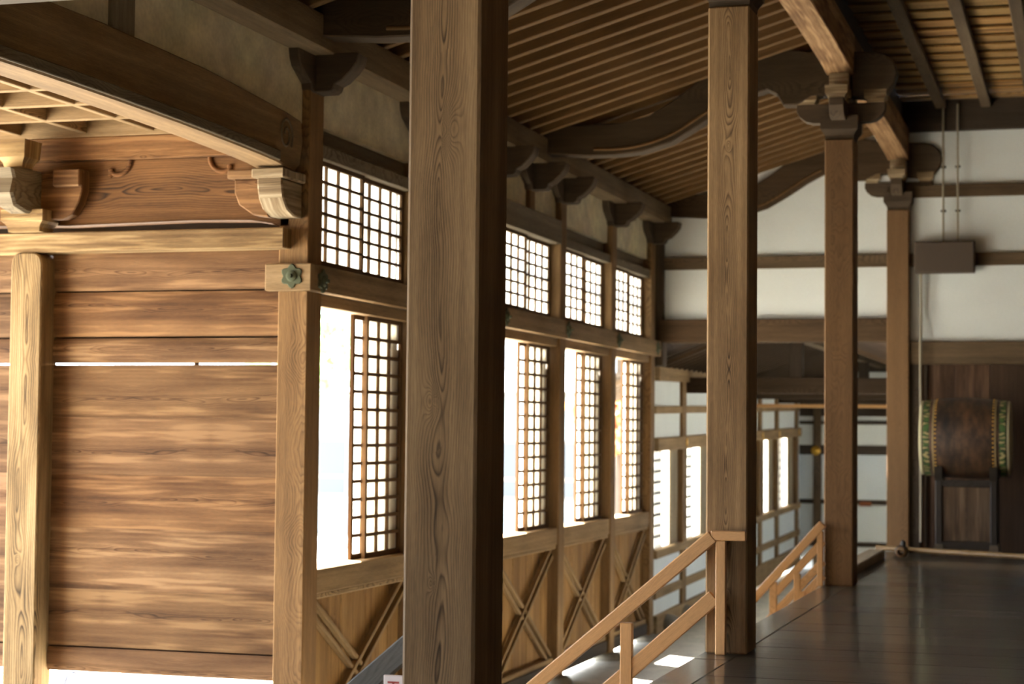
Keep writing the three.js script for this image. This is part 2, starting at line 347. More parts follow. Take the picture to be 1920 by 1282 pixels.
{
  const w = struct('wall_left', 'timber framed window wall with plaster above');
  POSTS.forEach(([a, b], i) => {
    bar('post', w, [WX - 0.25, WX], [G + 0.06, 4.22], [a, b], i ? M.post : wood(4, '#b08a5c'), { c: 0.008, grain: 'y' });
    const st = new THREE.LatheGeometry([[0, 0.1], [0.17, 0.1], [0.22, 0.085], [0.25, 0.05], [0.27, -0.02]].map(([r, y]) => new THREE.Vector2(r, y)), 20);
    const o = mesh('base_stone', grainUV(st, 'x'), M.stone, w); o.position.set(WX - 0.12, G - 0.01, (a + b) / 2);
    wallBracket(w, (a + b) / 2, M.brack);
    if (i) rokuyo(w, [WX + 0.062, 2.74, (a + b) / 2], 'x');
  });
  rokuyo(w, [-5.9, 2.745, -13.645], 'z'); rokuyo(w, [WX + 0.062, 2.72, -13.86], 'x');
  panel('plaster_panel', w, [WX - 0.2, WX - 0.08], [3.98, 4.78], [-26.62, -25.97], M.plasterOld);
  // short post under the S-curved tie
  const zs = COLZ[2] - CD / 2;
  bar('short_post', w, [WX - 0.2, WX - 0.02], [3.98, 4.22], [zs + 0.1, zs - 0.1], M.post, { grain: 'y' });
  wallBracket(w, zs, M.brack);
  // rails running the length of the wall
  bar('tie_rail', w, [WX - 0.02, WX + 0.06], [2.633, 2.845], [-13.66, -26.34], M.sill, { grain: 'z', c: 0.008 });
  bar('tie_rail', w, [-6.13, WX + 0.06], [2.633, 2.845], [-13.64, -13.72], M.sill, { grain: 'x', c: 0.008 });
  bar('eave_fill', w, [-5.86, -5.8], [4.7, 4.86], [6, -26.5], M.dark, { grain: 'z', c: 0 });
  bar('wall_plate', w, [-5.88, -5.62], [4.49, 4.76], [6, -26.5], wood(4, '#a08d70', 0.8), { grain: 'z', c: 0.01 });
  for (let i = 0; i < 5; i++) {
    const a = POSTS[i][1], b = POSTS[i + 1][0], fat = i === 2;
    bar('head_rail', w, [WX - 0.2, WX - 0.03], [2.535, 2.635], [a, b], M.sill, { grain: 'z' });
    bar('rail_backing', w, [WX - 0.2, WX - 0.015], [2.63, 2.85], [a, b], M.dark, { grain: 'z', c: 0 });
    bar('sill_beam', w, [WX - 0.22, WX - 0.015], [0.262, 0.461], [a, b], M.sill, { grain: 'z', c: 0.008 });
    bar('sill_moulding', w, [WX - 0.2, WX - 0.03], [0.216, 0.268], [a, b], M.sill, { grain: 'z', c: 0.012 });
    bar('ground_sill', w, [WX - 0.2, WX - 0.03], [G + 0.1, -1.08], [a, b], M.dark, { grain: 'z' });
    bar('transom_sill', w, [WX - 0.2, WX - 0.06], [2.84, 2.87], [a, b], M.shoji, { grain: 'z' });
    bar('lintel', w, [WX - 0.2, WX - (fat ? -0.01 : 0.03)], [3.72, fat ? 3.99 : 3.83], [a, b], M.beamOld, { grain: 'z' });
    if (!fat) bar('recessed_rail', w, [WX - 0.22, WX - 0.12], [3.83, 3.98], [a, b], M.beamOld, { grain: 'z' });
    panel('plaster_panel', w, [WX - 0.2, WX - 0.07], [3.98, 4.78], [b, a], M.plasterOld);
    bar('storm_shutter', w, [-6.045, -6.02], [0.461, 2.535], [b + 0.3, b], M.dark, { grain: 'y' });
    for (const y of [0.55, 0.95, 1.35, 1.75, 2.15, 2.45]) bar('shutter_rail', w, [-6.02, -6.0], [y - 0.025, y + 0.025], [b + 0.3, b], M.shoji, { c: 0, grain: 'z' });
    // upright bars outside the transom paper
    for (const f of [0.09, 0.2, 0.3, 0.41, 0.53, 0.62, 0.74, 0.86, 0.94]) bar('window_bar', w, [-6.0, -5.975], [2.84, 3.72], [a + (b - a) * f, a + (b - a) * f - (f * 37 % 1 > 0.5 ? 0.055 : 0.035)], M.dark, { c: 0, grain: 'y' });
    bar('window_rail', w, [-6.03, -6.002], [3.26, 3.32], [a, b], M.dark, { c: 0, grain: 'z' });
  }
}
// braced boarding below the sills
const bayWord = ['beside the corner post', 'hidden behind the nearest column', 'just right of the nearest column', 'second from the back corner', 'nearest the back corner'];
for (let i = 0; i < 5; i++) {
  const a = POSTS[i][1], b = POSTS[i + 1][0], t = thing('dado_panel', `boarded panel with double diagonal cross bars under the window ${bayWord[i]}`, 'wall panel', 'cross-braced panels under the windows');
  const n = 8, s = (b - a) / n;
  for (let k = 0; k < n; k++) bar('board', t, [WX - 0.16, WX - 0.13 + 0.003 * (k % 2)], [-1.08, 0.218], [a + s * k - 0.002, a + s * (k + 1) + 0.002], [M.board, wood(1, '#c0965e'), wood(4, '#b8905a')][(k * 5 + i) % 3], { c: 0.004, grain: 'y' });
  const H = 1.28, W = b - a, ang = Math.atan2(H, Math.abs(W)), L = Math.hypot(H, W);
  for (const sg of [1, -1]) for (const o of [-0.055, 0.055]) {
    const g = grainUV(chamferBox(0.05, 0.042, L - 0.09, 0.005), 'z');
    const m = mesh('cross_bar', g, M.sill, t);
    m.position.set(WX - 0.095 + (sg > 0 ? 0.012 : 0), -0.43 + o * Math.cos(ang) , (a + b) / 2 + sg * o * Math.sin(ang)); m.rotation.x = sg * ang;
  }
  bar('bottom_rail', t, [WX - 0.13, WX - 0.05], [-1.08, -1.02], [a, b], M.sill, { grain: 'z' });
}
// sliding paper screens
function shoji(label, group, x, z0, z1, y0, y1, cols, rows) {
  const t = thing('shoji_screen', label, 'paper screen', group), st = 0.045, th = 0.03, bw = rows > 8 ? 0.03 : 0.024;
  const H = y1 - y0, W = z0 - z1;
  t.position.set(x, y0, z0);
  const B = (n, Y, Z, d = th, m = M.shoji) => bar(n, t, [-d / 2, d / 2], Y, Z, m, { c: 0, grain: Y[1] - Y[0] > Z[0] - Z[1] ? 'y' : 'z', ou: 0.3, ov: 0.2 });
  B('stile', [0, H], [0, -st]); B('stile', [0, H], [-W + st, -W]);
  B('rail', [0, st], [-st, -W + st]); B('rail', [H - st * 0.8, H], [-st, -W + st]);
  const cw = (W - 2 * st) / cols, rh = (H - 1.8 * st) / rows;
  for (let c = 1; c < cols; c++) B('upright_bar', [st, H - st * 0.8], [-st - c * cw + bw / 2, -st - c * cw - bw / 2], 0.024);
  for (let r = 1; r < rows; r++) B('cross_bar', [st + r * rh - bw / 2, st + r * rh + bw / 2], [-st, -W + st], 0.022);
  const p = new THREE.PlaneGeometry(W - st, H - st); p.rotateY(Math.PI / 2);
  const pm = mesh('paper', p, M.paper, t); pm.position.set(-0.012, H / 2, -W / 2);
  return t;
}
const winWord = ['in the window beside the corner post', 'in the window behind the nearest column', 'in the window just right of the nearest column', 'in the window second from the back corner', 'in the window nearest the back corner'];
for (let i = 0; i < 5; i++) {
  const a = POSTS[i][1], b = POSTS[i + 1][0], W = a - b, k = i === 4 ? 0.93 : 1;
  shoji(`tall outer paper screen, four cells wide, ${winWord[i]}`, 'tall sliding paper screens', -5.965, a - 1.08 * k, a - 2.12 * k, 0.461, 2.535, 4, 13);
  shoji(`tall inner paper screen, three cells wide, ${winWord[i]}`, 'tall sliding paper screens', -5.92, a - 1.29 * k, a - 2.17 * k, 0.461, 2.535, 3, 13);
  shoji(`transom paper screen, left half, ${winWord[i].replace('in the', 'above the')}`, 'transom paper screens', -5.9, a, a - W * 0.51, 2.87, 3.72, 4, 6);
  shoji(`transom paper screen, right half, ${winWord[i].replace('in the', 'above the')}`, 'transom paper screens', -5.94, a - W * 0.49, b, 2.87, 3.72, 4, 6);
}

// ------------------------------------------------------------------ back wall
{
  const w = struct('wall_back', 'white plastered back wall with dark timber rails');
  const z0 = -26.62, zf = -26.46, zr = -26.4;
  const under = (x) => roofY(x) + 0.1;
  const P = (pts, name = 'plaster_panel') => { const m = cut(name, w, pts, 'xy', [z0, zf], M.plaster, {}); return m; };
  P([[-6.0, 3.14], [-2.45, 3.14], [-2.45, 3.88], [-6.0, 3.88]]);
  P([[-6.0, 4.02], [-2.45, 4.02], [-2.45, under(-2.45)], [-6.0, under(-6.0)]]);
  bar('tie_rail', w, [-5.8, -2.5], [3.86, 4.035], [zr, z0], M.beam, { grain: 'x' });
  bar('lintel_beam', w, [-5.8, -2.5], [2.83, 3.155], [zr + 0.06, z0], wood(4, '#66513a'), { grain: 'x', c: 0.012 });
  bar('corner_post', w, [-5.85, -5.72], [2.5, 4.7], [zr + 0.05, z0], M.brack, { grain: 'y' });
  // right of the last column
  P([[-2.45, 2.8], [3, 2.8], [3, 3.87], [-2.45, 3.87]]);
  P([[-2.45, 4.02], [3, 4.02], [3, 4.81], [-2.45, 4.81]]);
  P([[-2.45, 4.96], [3, 4.96], [3, 5.72], [-2.45, 5.72]]);
  bar('tie_rail', w, [-2.35, 3], [4.8, 4.97], [zr, z0], M.beam, { grain: 'x' });
  bar('tie_rail', w, [-2.35, 3], [3.86, 4.035], [zr, z0], M.beam, { grain: 'x' });
  bar('ceiling_rail', w, [-2.45, 3], [5.7, 6.12], [zr + 0.05, z0], M.dark, { grain: 'x' });
  bar('lintel_beam', w, [-2.35, 3], [2.52, 2.835], [zr + 0.05, z0], M.beam, { grain: 'x', c: 0.012 });
  bar('door_post', w, [-2.3, -2.16], [0, 2.52], [zr + 0.02, z0], M.dark, { grain: 'y' });
  let x = -2.16; const bm = [wood(3, '#5a4330', 0.75), wood(2, '#604834', 0.75), wood(4, '#553f2d', 0.75)];
  for (let k = 0; x < 3; k++) { bar('wall_board', w, [x + 0.002, x + 0.458], [0, 2.52], [zf + 0.02, z0], bm[k % 3], { grain: 'y' }); x += 0.46; }
  bar('door_frame', w, [-2.1, -2.07], [0.05, 2.5], [zf + 0.05, zf + 0.02], M.dark, { grain: 'y' });
}
// enclosing walls out of the frame
{
  const cw = struct('wall_shade_added', 'added unseen wall high across the passage, shading the upper timbers');  // unseen wall added to keep front light off the high timbers
  cut('plaster_panel', cw, [[-5.85, 3.75], [-2.45, 3.75], [-2.45, roofY(-2.45) + 0.1], [-5.85, roofY(-5.85) + 0.1]], 'xy', [-7.42, -7.3], M.plasterOld);
  bar('tie_beam', cw, [-5.85, -2.6], [3.45, 3.76], [-7.26, -7.46], M.beam, { grain: 'x' });
  const r = struct('wall_right', 'dark boarded wall on the right of the hall'); bar('wall_board', r, [3, 3.15], [G, 6.2], [6.2, -26.6], M.dark, { grain: 'z' });
  const f = struct('wall_front', 'dark boarded wall behind the viewer'); bar('wall_board', f, [-6, 3.15], [G - 0.1, 6.2], [6, 6.2], M.dark, { grain: 'x' });
  // window wall goes on towards the viewer: open bays over a low boarded wall
  const l = struct('wall_left', 'open bays of the window wall beside and behind the viewer');
  for (const z of [-7.2, -2.9, 1.5, 5.8]) bar('post', l, [WX - 0.25, WX], [G, 4.3], [z, z - 0.25], M.post, { grain: 'y' });
  for (const [a, b] of [[-3.15, -7.2], [1.25, -2.9], [5.55, 1.5]].map((q) => q.sort((m, n) => n - m))) {
    panel('plaster_panel', l, [WX - 0.2, WX - 0.11], [3.4, 4.5], [b, a], M.plasterOld);
    bar('low_wall', l, [WX - 0.16, WX - 0.1], [G, a > 3 || a < -3 ? 3.4 : 0.46], [a, b], M.board, { grain: 'z' });
  }
}

// ------------------------------------------------------------------ porch on the left
{
  const b = thing('porch_beam', 'huge weathered beam with lit underside running to the corner post at upper left', 'beam');
  const pts = [];
  for (let k = 0; k <= 20; k++) { const s = k / 20; pts.push([-13.5 + 6.2 * s, 3.545 + 0.07 * Math.sin(Math.PI * s) ** 0.5]); }
  pts.push([-7.3, 3.98], [-9, 4.05], [-10.5, 4.07], [-12, 4.05], [-13.3, 3.98], [-13.62, 3.95], [-13.66, 3.8], [-13.6, 3.6]);
  cut('beam_body', b, pts, 'zy', [-6.1, -5.83], wood(4, '#a5875f', 0.85), { grain: 'z', bevel: 0.012 });
  cut('edge_moulding', b, [...pts.slice(1, 21).map(([z, y]) => [z, y + 0.012]), ...pts.slice(1, 21).reverse().map(([z, y]) => [z, y + 0.085])], 'zy', [-5.835, -5.81], M.beamOld, { grain: 'z', bevel: 0.006 });
  const sw = [];
  for (let k = 0; k <= 30; k++) { const a = k / 30 * Math.PI * 3.2, r = 0.03 + 0.014 * a / 1.5; sw.push(new THREE.Vector3(-5.83, 3.8 + r * Math.sin(a) * 1.15, -13.32 + r * Math.cos(a))); }
  mesh('carved_scroll', grainUV(new THREE.TubeGeometry(new THREE.CatmullRomCurve3(sw), 60, 0.012, 5), 'z'), M.beamOld, b);
  const w = struct('wall_porch', 'plaster strip above the porch beam');
  panel('plaster_panel', w, [-5.97, -5.87], [3.95, 4.78], [-13.72, -7.3], M.plasterOld);
  bar('short_post', w, [-5.98, -5.84], [3.95, 4.5], [-10.62, -10.92], M.beamOld, { grain: 'y' });

  const l = struct('wall_porch', 'horizontal plank side wall of the porch');
  const seams = [[2.66, 2.99], [2.29, 2.648], [2.079, 2.274], [1.641, 2.061], [1.181, 1.64], [0.751, 1.18], [0.261, 0.75], [-0.196, 0.26], [-0.4, -0.21]];
  seams.forEach(([y0, y1], k) => {
    const n = 7, pt = [];
    for (let j = 0; j <= n; j++) { const s = j / n; pt.push([-13.775 + (k > 2 && k < 8 ? 0.006 : 0.022) * Math.sin(Math.PI * s) ** 0.45, y0 + (y1 - y0) * s]); }
    const body = [...pt, [-13.87, y1], [-13.87, y0]];
    cut('plank', l, body, 'zy', [-8.06, -6.03], M.planks[k % 4], { grain: 'x', ou: 0.13 + 0.77 * k, ov: 0.5 - (y0 + y1) / 2 + 0.06 * Math.sin(k * 5) });
    cut('plank', l, body.map(([z, y]) => [z - 0.04, y]), 'zy', [-10.2, -8.3], M.planksShadeDark[k % 3], { grain: 'x', ov: 0.5 - (y0 + y1) / 2 });  // shade left of the post is put into the colour of these planks
  });
  for (const [y0, y1] of [[2.2, 3.0], [0.5, 2.02], [-0.39, 1.0]]) bar('backing_board', l, [-10.2, -6.03], [y0, y1], [-13.88, -13.93], M.planksShadeDark[0], { grain: 'x' });
  const l2 = struct('wall_porch', 'added unseen plank wall dimming the porch on the viewer side');  // unseen side wall added to block daylight entering the porch
  for (let k = 0; k < 6; k++) bar('plank', l2, [-12, -6.03], [-1.2 + 0.87 * k, -0.34 + 0.87 * k], [-7.3, -7.38], M.planks[k % 4], { grain: 'x' });
  bar('wall_rail', l, [-10.2, -5.95], [2.964, 3.123], [-13.58, -13.8], wood(3, '#a88f66'), { grain: 'x', c: 0.008 });
  bar('slit_peg', l, [-6.8, -6.785], [2.05, 2.084], [-13.8, -13.86], M.planks[0], { c: 0 });
  // wall post with rounded top
  const ps = new THREE.Shape(); ps.moveTo(-8.33, G); ps.lineTo(-8.04, G); ps.lineTo(-8.045, 2.86); ps.quadraticCurveTo(-8.05, 2.955, -8.13, 2.962); ps.lineTo(-8.25, 2.962); ps.quadraticCurveTo(-8.325, 2.955, -8.328, 2.86); ps.closePath();
  cut('post', l, ps, 'xy', [-13.82, -13.56], wood(5, '#b89c70'), { grain: 'y', bevel: 0.012, ou: 0.3, ov: 0.5 + 8.18 });
  // figured beam above the rail, arched below
  const kb = [[-10.2, 3.2], [-8.4, 3.2], [-7.9, 3.19], [-7.4, 3.2], [-6.8, 3.21], [-6.3, 3.2], [-6.12, 3.17], [-6.05, 3.14], [-5.95, 3.14], [-5.95, 3.715], [-10.2, 3.715]];
  cut('arched_beam', l, kb, 'xy', [-13.95, -13.72], wood(5, '#8f663c'), { grain: 'x', bevel: 0.01, ov: 0.5 - 3.44 });
  bar('upper_rail', l, [-10.2, -5.95], [3.71, 3.9], [-13.66, -13.95], wood(3, '#916a41'), { grain: 'x', c: 0.01 });
  bar('backing_board', l, [-10.2, -5.95], [3.12, 3.75], [-13.93, -13.98], M.dark, { grain: 'x' });
  panel('plaster_panel', l, [-10.2, -5.95], [3.9, 4.7], [-13.98, -13.86], M.plasterOld);
  // little carved volutes on the beam
  for (const [x, s] of [[-7.55, 1], [-6.45, -1]]) {
    const v = [];
    for (let k = 0; k <= 24; k++) { const a = k / 24 * Math.PI * 2.4, r = 0.012 + 0.009 * a; v.push(new THREE.Vector3(x + s * (r * Math.cos(a) + 0.02 * a), 3.58 + r * Math.sin(a) + 0.014 * a, -13.715)); }
    mesh('carved_volute', grainUV(new THREE.TubeGeometry(new THREE.CatmullRomCurve3(v), 40, 0.02, 6), 'x'), wood(5, '#8f6238'), l);
  }
  // bracket over the wall post
  const xb = -8.18;
  block('bearing_block', l, [xb, -13.6], [[3.124, 0.14], [3.16, 0.145], [3.19, 0.165], [3.21, 0.19], [3.3, 0.19]], wood(3, '#a68c60'), 0.75);
  cut('bracket_arm', l, hijikiPts(0.46, 3.23, 3.6).map(([a, b]) => [a + xb, b]), 'xy', [-13.72, -13.6], M.planks[1], { bevel: 0.008 });
  for (const dx of [-0.34, 0.34]) bar('small_block', l, [xb + dx - 0.12, xb + dx + 0.12], [3.49, 3.63], [-13.55, -13.72], M.planks[2], { c: 0.01, grain: 'x' });
  cut('bracket_nose', l, [[-13.62, 3.28], [-13.4, 3.26], [-13.22, 3.3], [-13.16, 3.4], [-13.2, 3.52], [-13.16, 3.6], [-13.3, 3.62], [-13.62, 3.62]], 'zy', [xb - 0.08, xb + 0.09], M.beamOld, { bevel: 0.02, grain: 'z' });
  block('small_block', l, [xb, -13.4], [[3.62, 0.08], [3.66, 0.09], [3.7, 0.12], [3.84, 0.13]], wood(3, '#a68c60'));
  // bracket that carries the porch beam at the corner
  const c = thing('corner_bracket', 'pale grey weathered bracket under the end of the huge porch beam', 'bracket');
  cut('bracket_arm', c, [[-13.7, 3.2], [-13.55, 3.2], [-13.42, 3.24], [-13.34, 3.32], [-13.31, 3.42], [-13.31, 3.47], [-13.7, 3.47]], 'zy', [-6.06, -5.85], M.carved, { grain: 'z', bevel: 0.012 });
  bar('bearing_pad', c, [-6.09, -5.82], [3.47, 3.545], [-13.27, -13.7], M.carved, { c: 0.01, grain: 'x' });
  cut('bracket_arm', c, [[-6.07, 3.2], [-6.2, 3.22], [-6.32, 3.3], [-6.36, 3.4], [-6.36, 3.5], [-6.06, 3.5]], 'xy', [-13.7, -13.55], M.planks[1], { bevel: 0.01 });
  bar('bearing_pad', c, [-6.4, -6.09], [3.5, 3.57], [-13.5, -13.7], M.planks[2], { c: 0.008, grain: 'x' });
}
// coffered porch ceiling
{
  const t = struct('ceiling', 'coffered porch ceiling with lattice panels');
  for (const x of [-6.55, -7.15, -7.75, -8.35, -8.95, -9.55, -10.15, -10.75, -11.35]) bar('coffer_rib', t, [x - 0.03, x + 0.03], [3.93, 4.09], [-7.3, -13.7], M.sill, { grain: 'z' });
  for (let z = -13.06; z < -7.4; z += 0.62) bar('coffer_rib', t, [-11.75, -6.1], [3.928, 4.088], [z - 0.03, z + 0.03], M.sill, { grain: 'x' });
  bar('coffer_rib', t, [-11.75, -6.1], [3.9, 4.09], [-13.66, -13.72], M.sill, { grain: 'x' });
  panel('backing', t, [-12, -5.95], [4.13, 4.3], [-13.9, -7.2], M.planksShadeDark[1]);
  // fine lattice above the ribs
  const gs = [];
  for (let x = -11.7; x < -6.1; x += 0.05) { const g = new THREE.BoxGeometry(0.014, 0.014, 6.3); g.translate(x, 4.105, -10.5); gs.push(g); }
  for (let z = -13.65; z < -7.3; z += 0.05) { const g = new THREE.BoxGeometry(5.6, 0.014, 0.014); g.translate(-8.9, 4.115, z); gs.push(g); }
  const lat = mesh('fine_lattice', grainUV(mergeGeometries(gs), 'x'), M.sill, t); lat.userData.kind = 'stuff';
  bar('eave_beam', t, [-12, -11.75], [3.2, 4.3], [-7.2, -14], M.beamOld, { grain: 'z' });
}

// ------------------------------------------------------------------ handrails and stairs
function slantBar(name, parent, [xa, ya], [xb, yb], h, z, d, m) { // bar in a plane of constant z; h its depth across
  const L = Math.hypot(xb - xa, yb - ya), g = grainUV(chamferBox(L, h, d, 0.006), 'x');
  const o = mesh(name, g, m, parent); o.position.set((xa + xb) / 2, (ya + yb) / 2, z); o.rotation.z = Math.atan2(yb - ya, xb - xa); return o;
}
function handrail(label, z, m, flat) {
  const t = thing('handrail', label, 'handrail', 'stair handrails');
  const sl = 0.86, X = (y) => -2.54 - (0.84 - y) / sl;
  const yb = -0.72;
  slantBar('top_rail', t, [X(yb), yb], [-2.535, 0.832], 0.095, z, 0.065, m);
  if (flat) bar('flat_rail', t, [-2.545, -2.297], [0.803, 0.872], [z + 0.03, z - 0.03], m, { grain: 'x' });
  bar('newel_post', t, [-2.512, -2.439], [0, 0.803], [z + 0.028, z - 0.028], m, { grain: 'y' });
  bar('newel_post', t, [-3.2, -3.112], [G + 0.35, 0.2], [z + 0.028, z - 0.028], m, { grain: 'y' });
  bar('newel_post', t, [X(yb) + 0.06, X(yb) + 0.14], [G, yb + 0.08], [z + 0.028, z - 0.028], m, { grain: 'y' });
  slantBar('lower_rail', t, [X(yb) + 0.1, yb - 0.42], [-2.52, 0.405], 0.11, z, 0.04, m);
  return t;
}
handrail('pale new wooden handrail descending in front of the second column', -13.39, M.rail, true);
handrail('grey weathered handrail showing beside the nearest column low at left', -7.66, M.railGrey, false);
{ // steeper railing of four sloping rails beside the third column
  const t = thing('handrail', 'orange handrail with four sloping rails ending at the third column', 'handrail', 'stair handrails'), z = -19.8, sl = 1.11;
  const Y = (x) => 0.692 + sl * (x + 2.603), m = M.rail;
  for (const [n, d, xa] of [['top_rail', 0.055, -3.72], ['second_rail', 0.237, -3.09], ['third_rail', 0.442, -3.4], ['fourth_rail', 0.585, -3.2]]) slantBar(n, t, [xa, Y(xa) - d], [-2.6, Y(-2.6) - d], n === 'top_rail' ? 0.085 : 0.08, z, n === 'top_rail' ? 0.065 : 0.04, m);
  for (const [x0, x1, top, bot] of [[-3.152, -3.074, 0.1, G], [-2.9, -2.83, 0.28, -0.75], [-2.84, -2.78, 0.52, -0.6], [-2.66, -2.6, 0.1, 0], [-3.72, -3.64, 0.1, G]]) bar('upright', t, [x0, x1], [bot, Y((x0 + x1) / 2) - top], [z + 0.026, z - 0.026], m, { grain: 'y' });
}
for (const [z0, z1, label] of [[-7.75, -13.3, 'wide wooden steps between the nearest and second columns'], [-19.85, -21.4, 'narrow wooden steps behind the orange handrail with four rails']]) {
  const t = thing('wooden_steps', label, 'steps');
  for (let k = 0; k < 3; k++) { bar('tread', t, [-3.0 - 0.37 * k, -2.6 - 0.37 * k], [-0.37 - 0.33 * k, -0.32 - 0.33 * k], [z0, z1], M.sill, { grain: 'z' }); bar('riser', t, [-2.66 - 0.37 * k, -2.63 - 0.37 * k], [-0.65 - 0.33 * k, -0.37 - 0.33 * k], [z0, z1], M.sill, { grain: 'z' }); }
  for (const z of [z0 - 0.02, z1 + 0.02]) cut('stringer', t, [[-2.58, -0.1], [-2.58, -0.6], [-3.4, G], [-3.8, G], [-3.8, G + 0.25]], 'xy', [z - 0.02, z + 0.02], M.sill);
}

// ------------------------------------------------------------------ things in the hall
{ // barrel drum on its stand
  const z = -25.5, x0 = -2.05, x1 = -0.95, cx = (x0 + x1) / 2, cy = 1.525, R = 0.5;
  const d = thing('barrel_drum', 'big barrel drum with green patterned rims lying on a dark stand', 'drum');
  const prof = []; for (let k = 0; k <= 14; k++) { const s = k / 14; prof.push(new THREE.Vector2(R - 0.02 + 0.045 * Math.sin(Math.PI * s), (s - 0.5) * (x1 - x0))); }
  const lay = (g) => { g.rotateZ(-Math.PI / 2); g.translate(cx, cy, z); return g; };
  const skin = grainTexture(512, 256, (u, v) => { const s = 0.55 + 0.3 * nz(u * 7, v * 5, 2) + 0.22 * nz(u * 20, v * 16, 5) + 0.1 * nz(u * 70, v * 50, 9); return [Math.max(0.05, s), Math.max(0.05, s * 0.86), Math.max(0.05, s * 0.72)].map((q) => Math.min(1, q)); });
  mesh('drum_body', lay(new THREE.LatheGeometry(prof, 40)), new THREE.MeshPhysicalMaterial({ map: skin, color: '#7d6955', roughness: 0.6 }), d);
  const floral = grainTexture(1024, 64, (u, v) => { const a = Math.sin(u * 190 + 3 * Math.sin(u * 43)) * Math.cos(v * 9 + 2.4 * Math.sin(u * 70)), b = nz(u * 150, v * 7, 3); return a + b > 0.1 ? [0.25, 0.36, 0.15] : a + b > -0.35 ? [0.15, 0.2, 0.1] : [0.6, 0.54, 0.36]; });
  const fm = new THREE.MeshStandardMaterial({ map: floral, roughness: 0.7 });
  const tan = new THREE.MeshStandardMaterial({ color: '#8f7a50', roughness: 0.7 }), hide = new THREE.MeshStandardMaterial({ color: '#b5ac88', roughness: 0.8 });
  for (const s of [-1, 1]) {
    const at = (a, b, r) => lay(new THREE.LatheGeometry([[r, 0], [r + 0.012, 0.004], [r + 0.012, b - a - 0.004], [r, b - a]].map(([q, y]) => new THREE.Vector2(q, s * (0.55 - b + y))), 40));
    mesh('rim_band', at(0.03, 0.15, R - 0.018), fm, d);
    mesh('rim_edge', at(0.15, 0.175, R - 0.01), tan, d);
    mesh('rim_edge', at(-0.01, 0.03, R - 0.03), hide, d);
    const head = new THREE.LatheGeometry([[0, 0.57], [R - 0.06, 0.57], [R - 0.03, 0.55]].map(([q, y]) => new THREE.Vector2(q, s * y)), 40);
    mesh('drum_head', lay(head), hide, d);
    const st = []; for (let k = 0; k < 56; k++) { const a = k / 56 * Math.PI * 2, g = new THREE.SphereGeometry(0.011, 6, 4); g.translate(Math.cos(a) * R, s * (0.55 - 0.19), Math.sin(a) * R); st.push(g); }
    const tk = mesh('tacks', lay(mergeGeometries(st)), M.gold, d); tk.userData.kind = 'stuff';
  }
  const t = thing('drum_stand', 'dark wooden stand with carved panel under the big drum', 'stand');
  const m = wood(4, '#3c342c', 0.6);
  for (const sx of [-1.83, -1.14]) for (const sz of [0.24, -0.24]) {
    bar('leg', t, [sx - 0.045, sx + 0.045], [0.1, 1.05], [z + sz + 0.035, z + sz - 0.035], m, { grain: 'y', c: 0.012 });
    block('foot', t, [sx, z + sz], [[0, 0.09], [0.05, 0.085], [0.09, 0.06], [0.16, 0.05]], wood(4, '#75695a', 0.7));
    cut('cradle', t, [[z + sz - 0.07, 0.98], [z + sz + 0.07, 0.98], [z + sz + 0.16, 1.16], [z + sz + 0.13, 1.16], [z + sz - 0.02, 1.05]].map(([q, y]) => [sz > 0 ? q : 2 * (z + sz) - q, y]), 'zy', [sx - 0.05, sx + 0.05], m, { grain: 'y' });
  }
  bar('stretcher', t, [-1.8, -1.17], [0.9, 0.99], [z + 0.27, z + 0.21], m); bar('stretcher', t, [-1.8, -1.17], [0.1, 0.2], [z + 0.27, z + 0.21], m);
  bar('carved_panel', t, [-1.785, -1.185], [0.2, 0.9], [z + 0.25, z + 0.23], wood(2, '#6d5a45', 0.6), { grain: 'y' });
  for (const sx of [-1.83, -1.14]) bar('stretcher', t, [sx - 0.03, sx + 0.03], [0.88, 0.98], [z + 0.24, z - 0.24], m, { grain: 'z' });
}
{ // bamboo barrier pole with a lashed stub
  const b = thing('bamboo_pole', 'long bamboo barrier pole lying across the floor before the drum', 'pole');
  const P0 = new THREE.Vector3(-2.62, 0.09, -25.25), P1 = new THREE.Vector3(1.2, 0.06, -23.6), dir = P1.clone().sub(P0), L = dir.length();
  const prof = []; for (let k = 0; k <= 66; k++) { const s = k / 66 * L, node = Math.abs(((s + 0.2) % 0.42) - 0.21); prof.push(new THREE.Vector2(0.034 + (node < 0.03 ? 0.006 : 0), s)); }
  const g = new THREE.LatheGeometry(prof, 12); g.applyQuaternion(new THREE.Quaternion().setFromUnitVectors(new THREE.Vector3(0, 1, 0), dir.clone().normalize())); g.translate(...P0.toArray());
  mesh('cane', g, new THREE.MeshPhysicalMaterial({ map: TEX[4], color: '#b2905c', roughness: 0.45 }), b);
  const s = b;
  const tube = new THREE.LatheGeometry([[0.04, 0], [0.065, 0], [0.068, 0.02], [0.06, 0.3], [0.035, 0.3]].map(([r, y]) => new THREE.Vector2(r, y)), 16); tube.rotateX(-Math.PI / 2); tube.translate(-2.27, 0.07, -24.75);
  mesh('lashed_stub', tube, new THREE.MeshStandardMaterial({ color: '#7a5a38', roughness: 0.7 }), s);
  for (let k = 0; k < 4; k++) { const r = new THREE.TorusGeometry(0.072, 0.014, 6, 16); r.translate(-2.27, 0.07, -24.86 - k * 0.026); mesh('rope_turn', r, M.iron, s); }
  const kn = new THREE.IcosahedronGeometry(0.045, 1); kn.scale(0.8, 1.4, 0.8); kn.translate(-2.25, 0.16, -24.88); mesh('rope_knot', kn, M.iron, s);
}
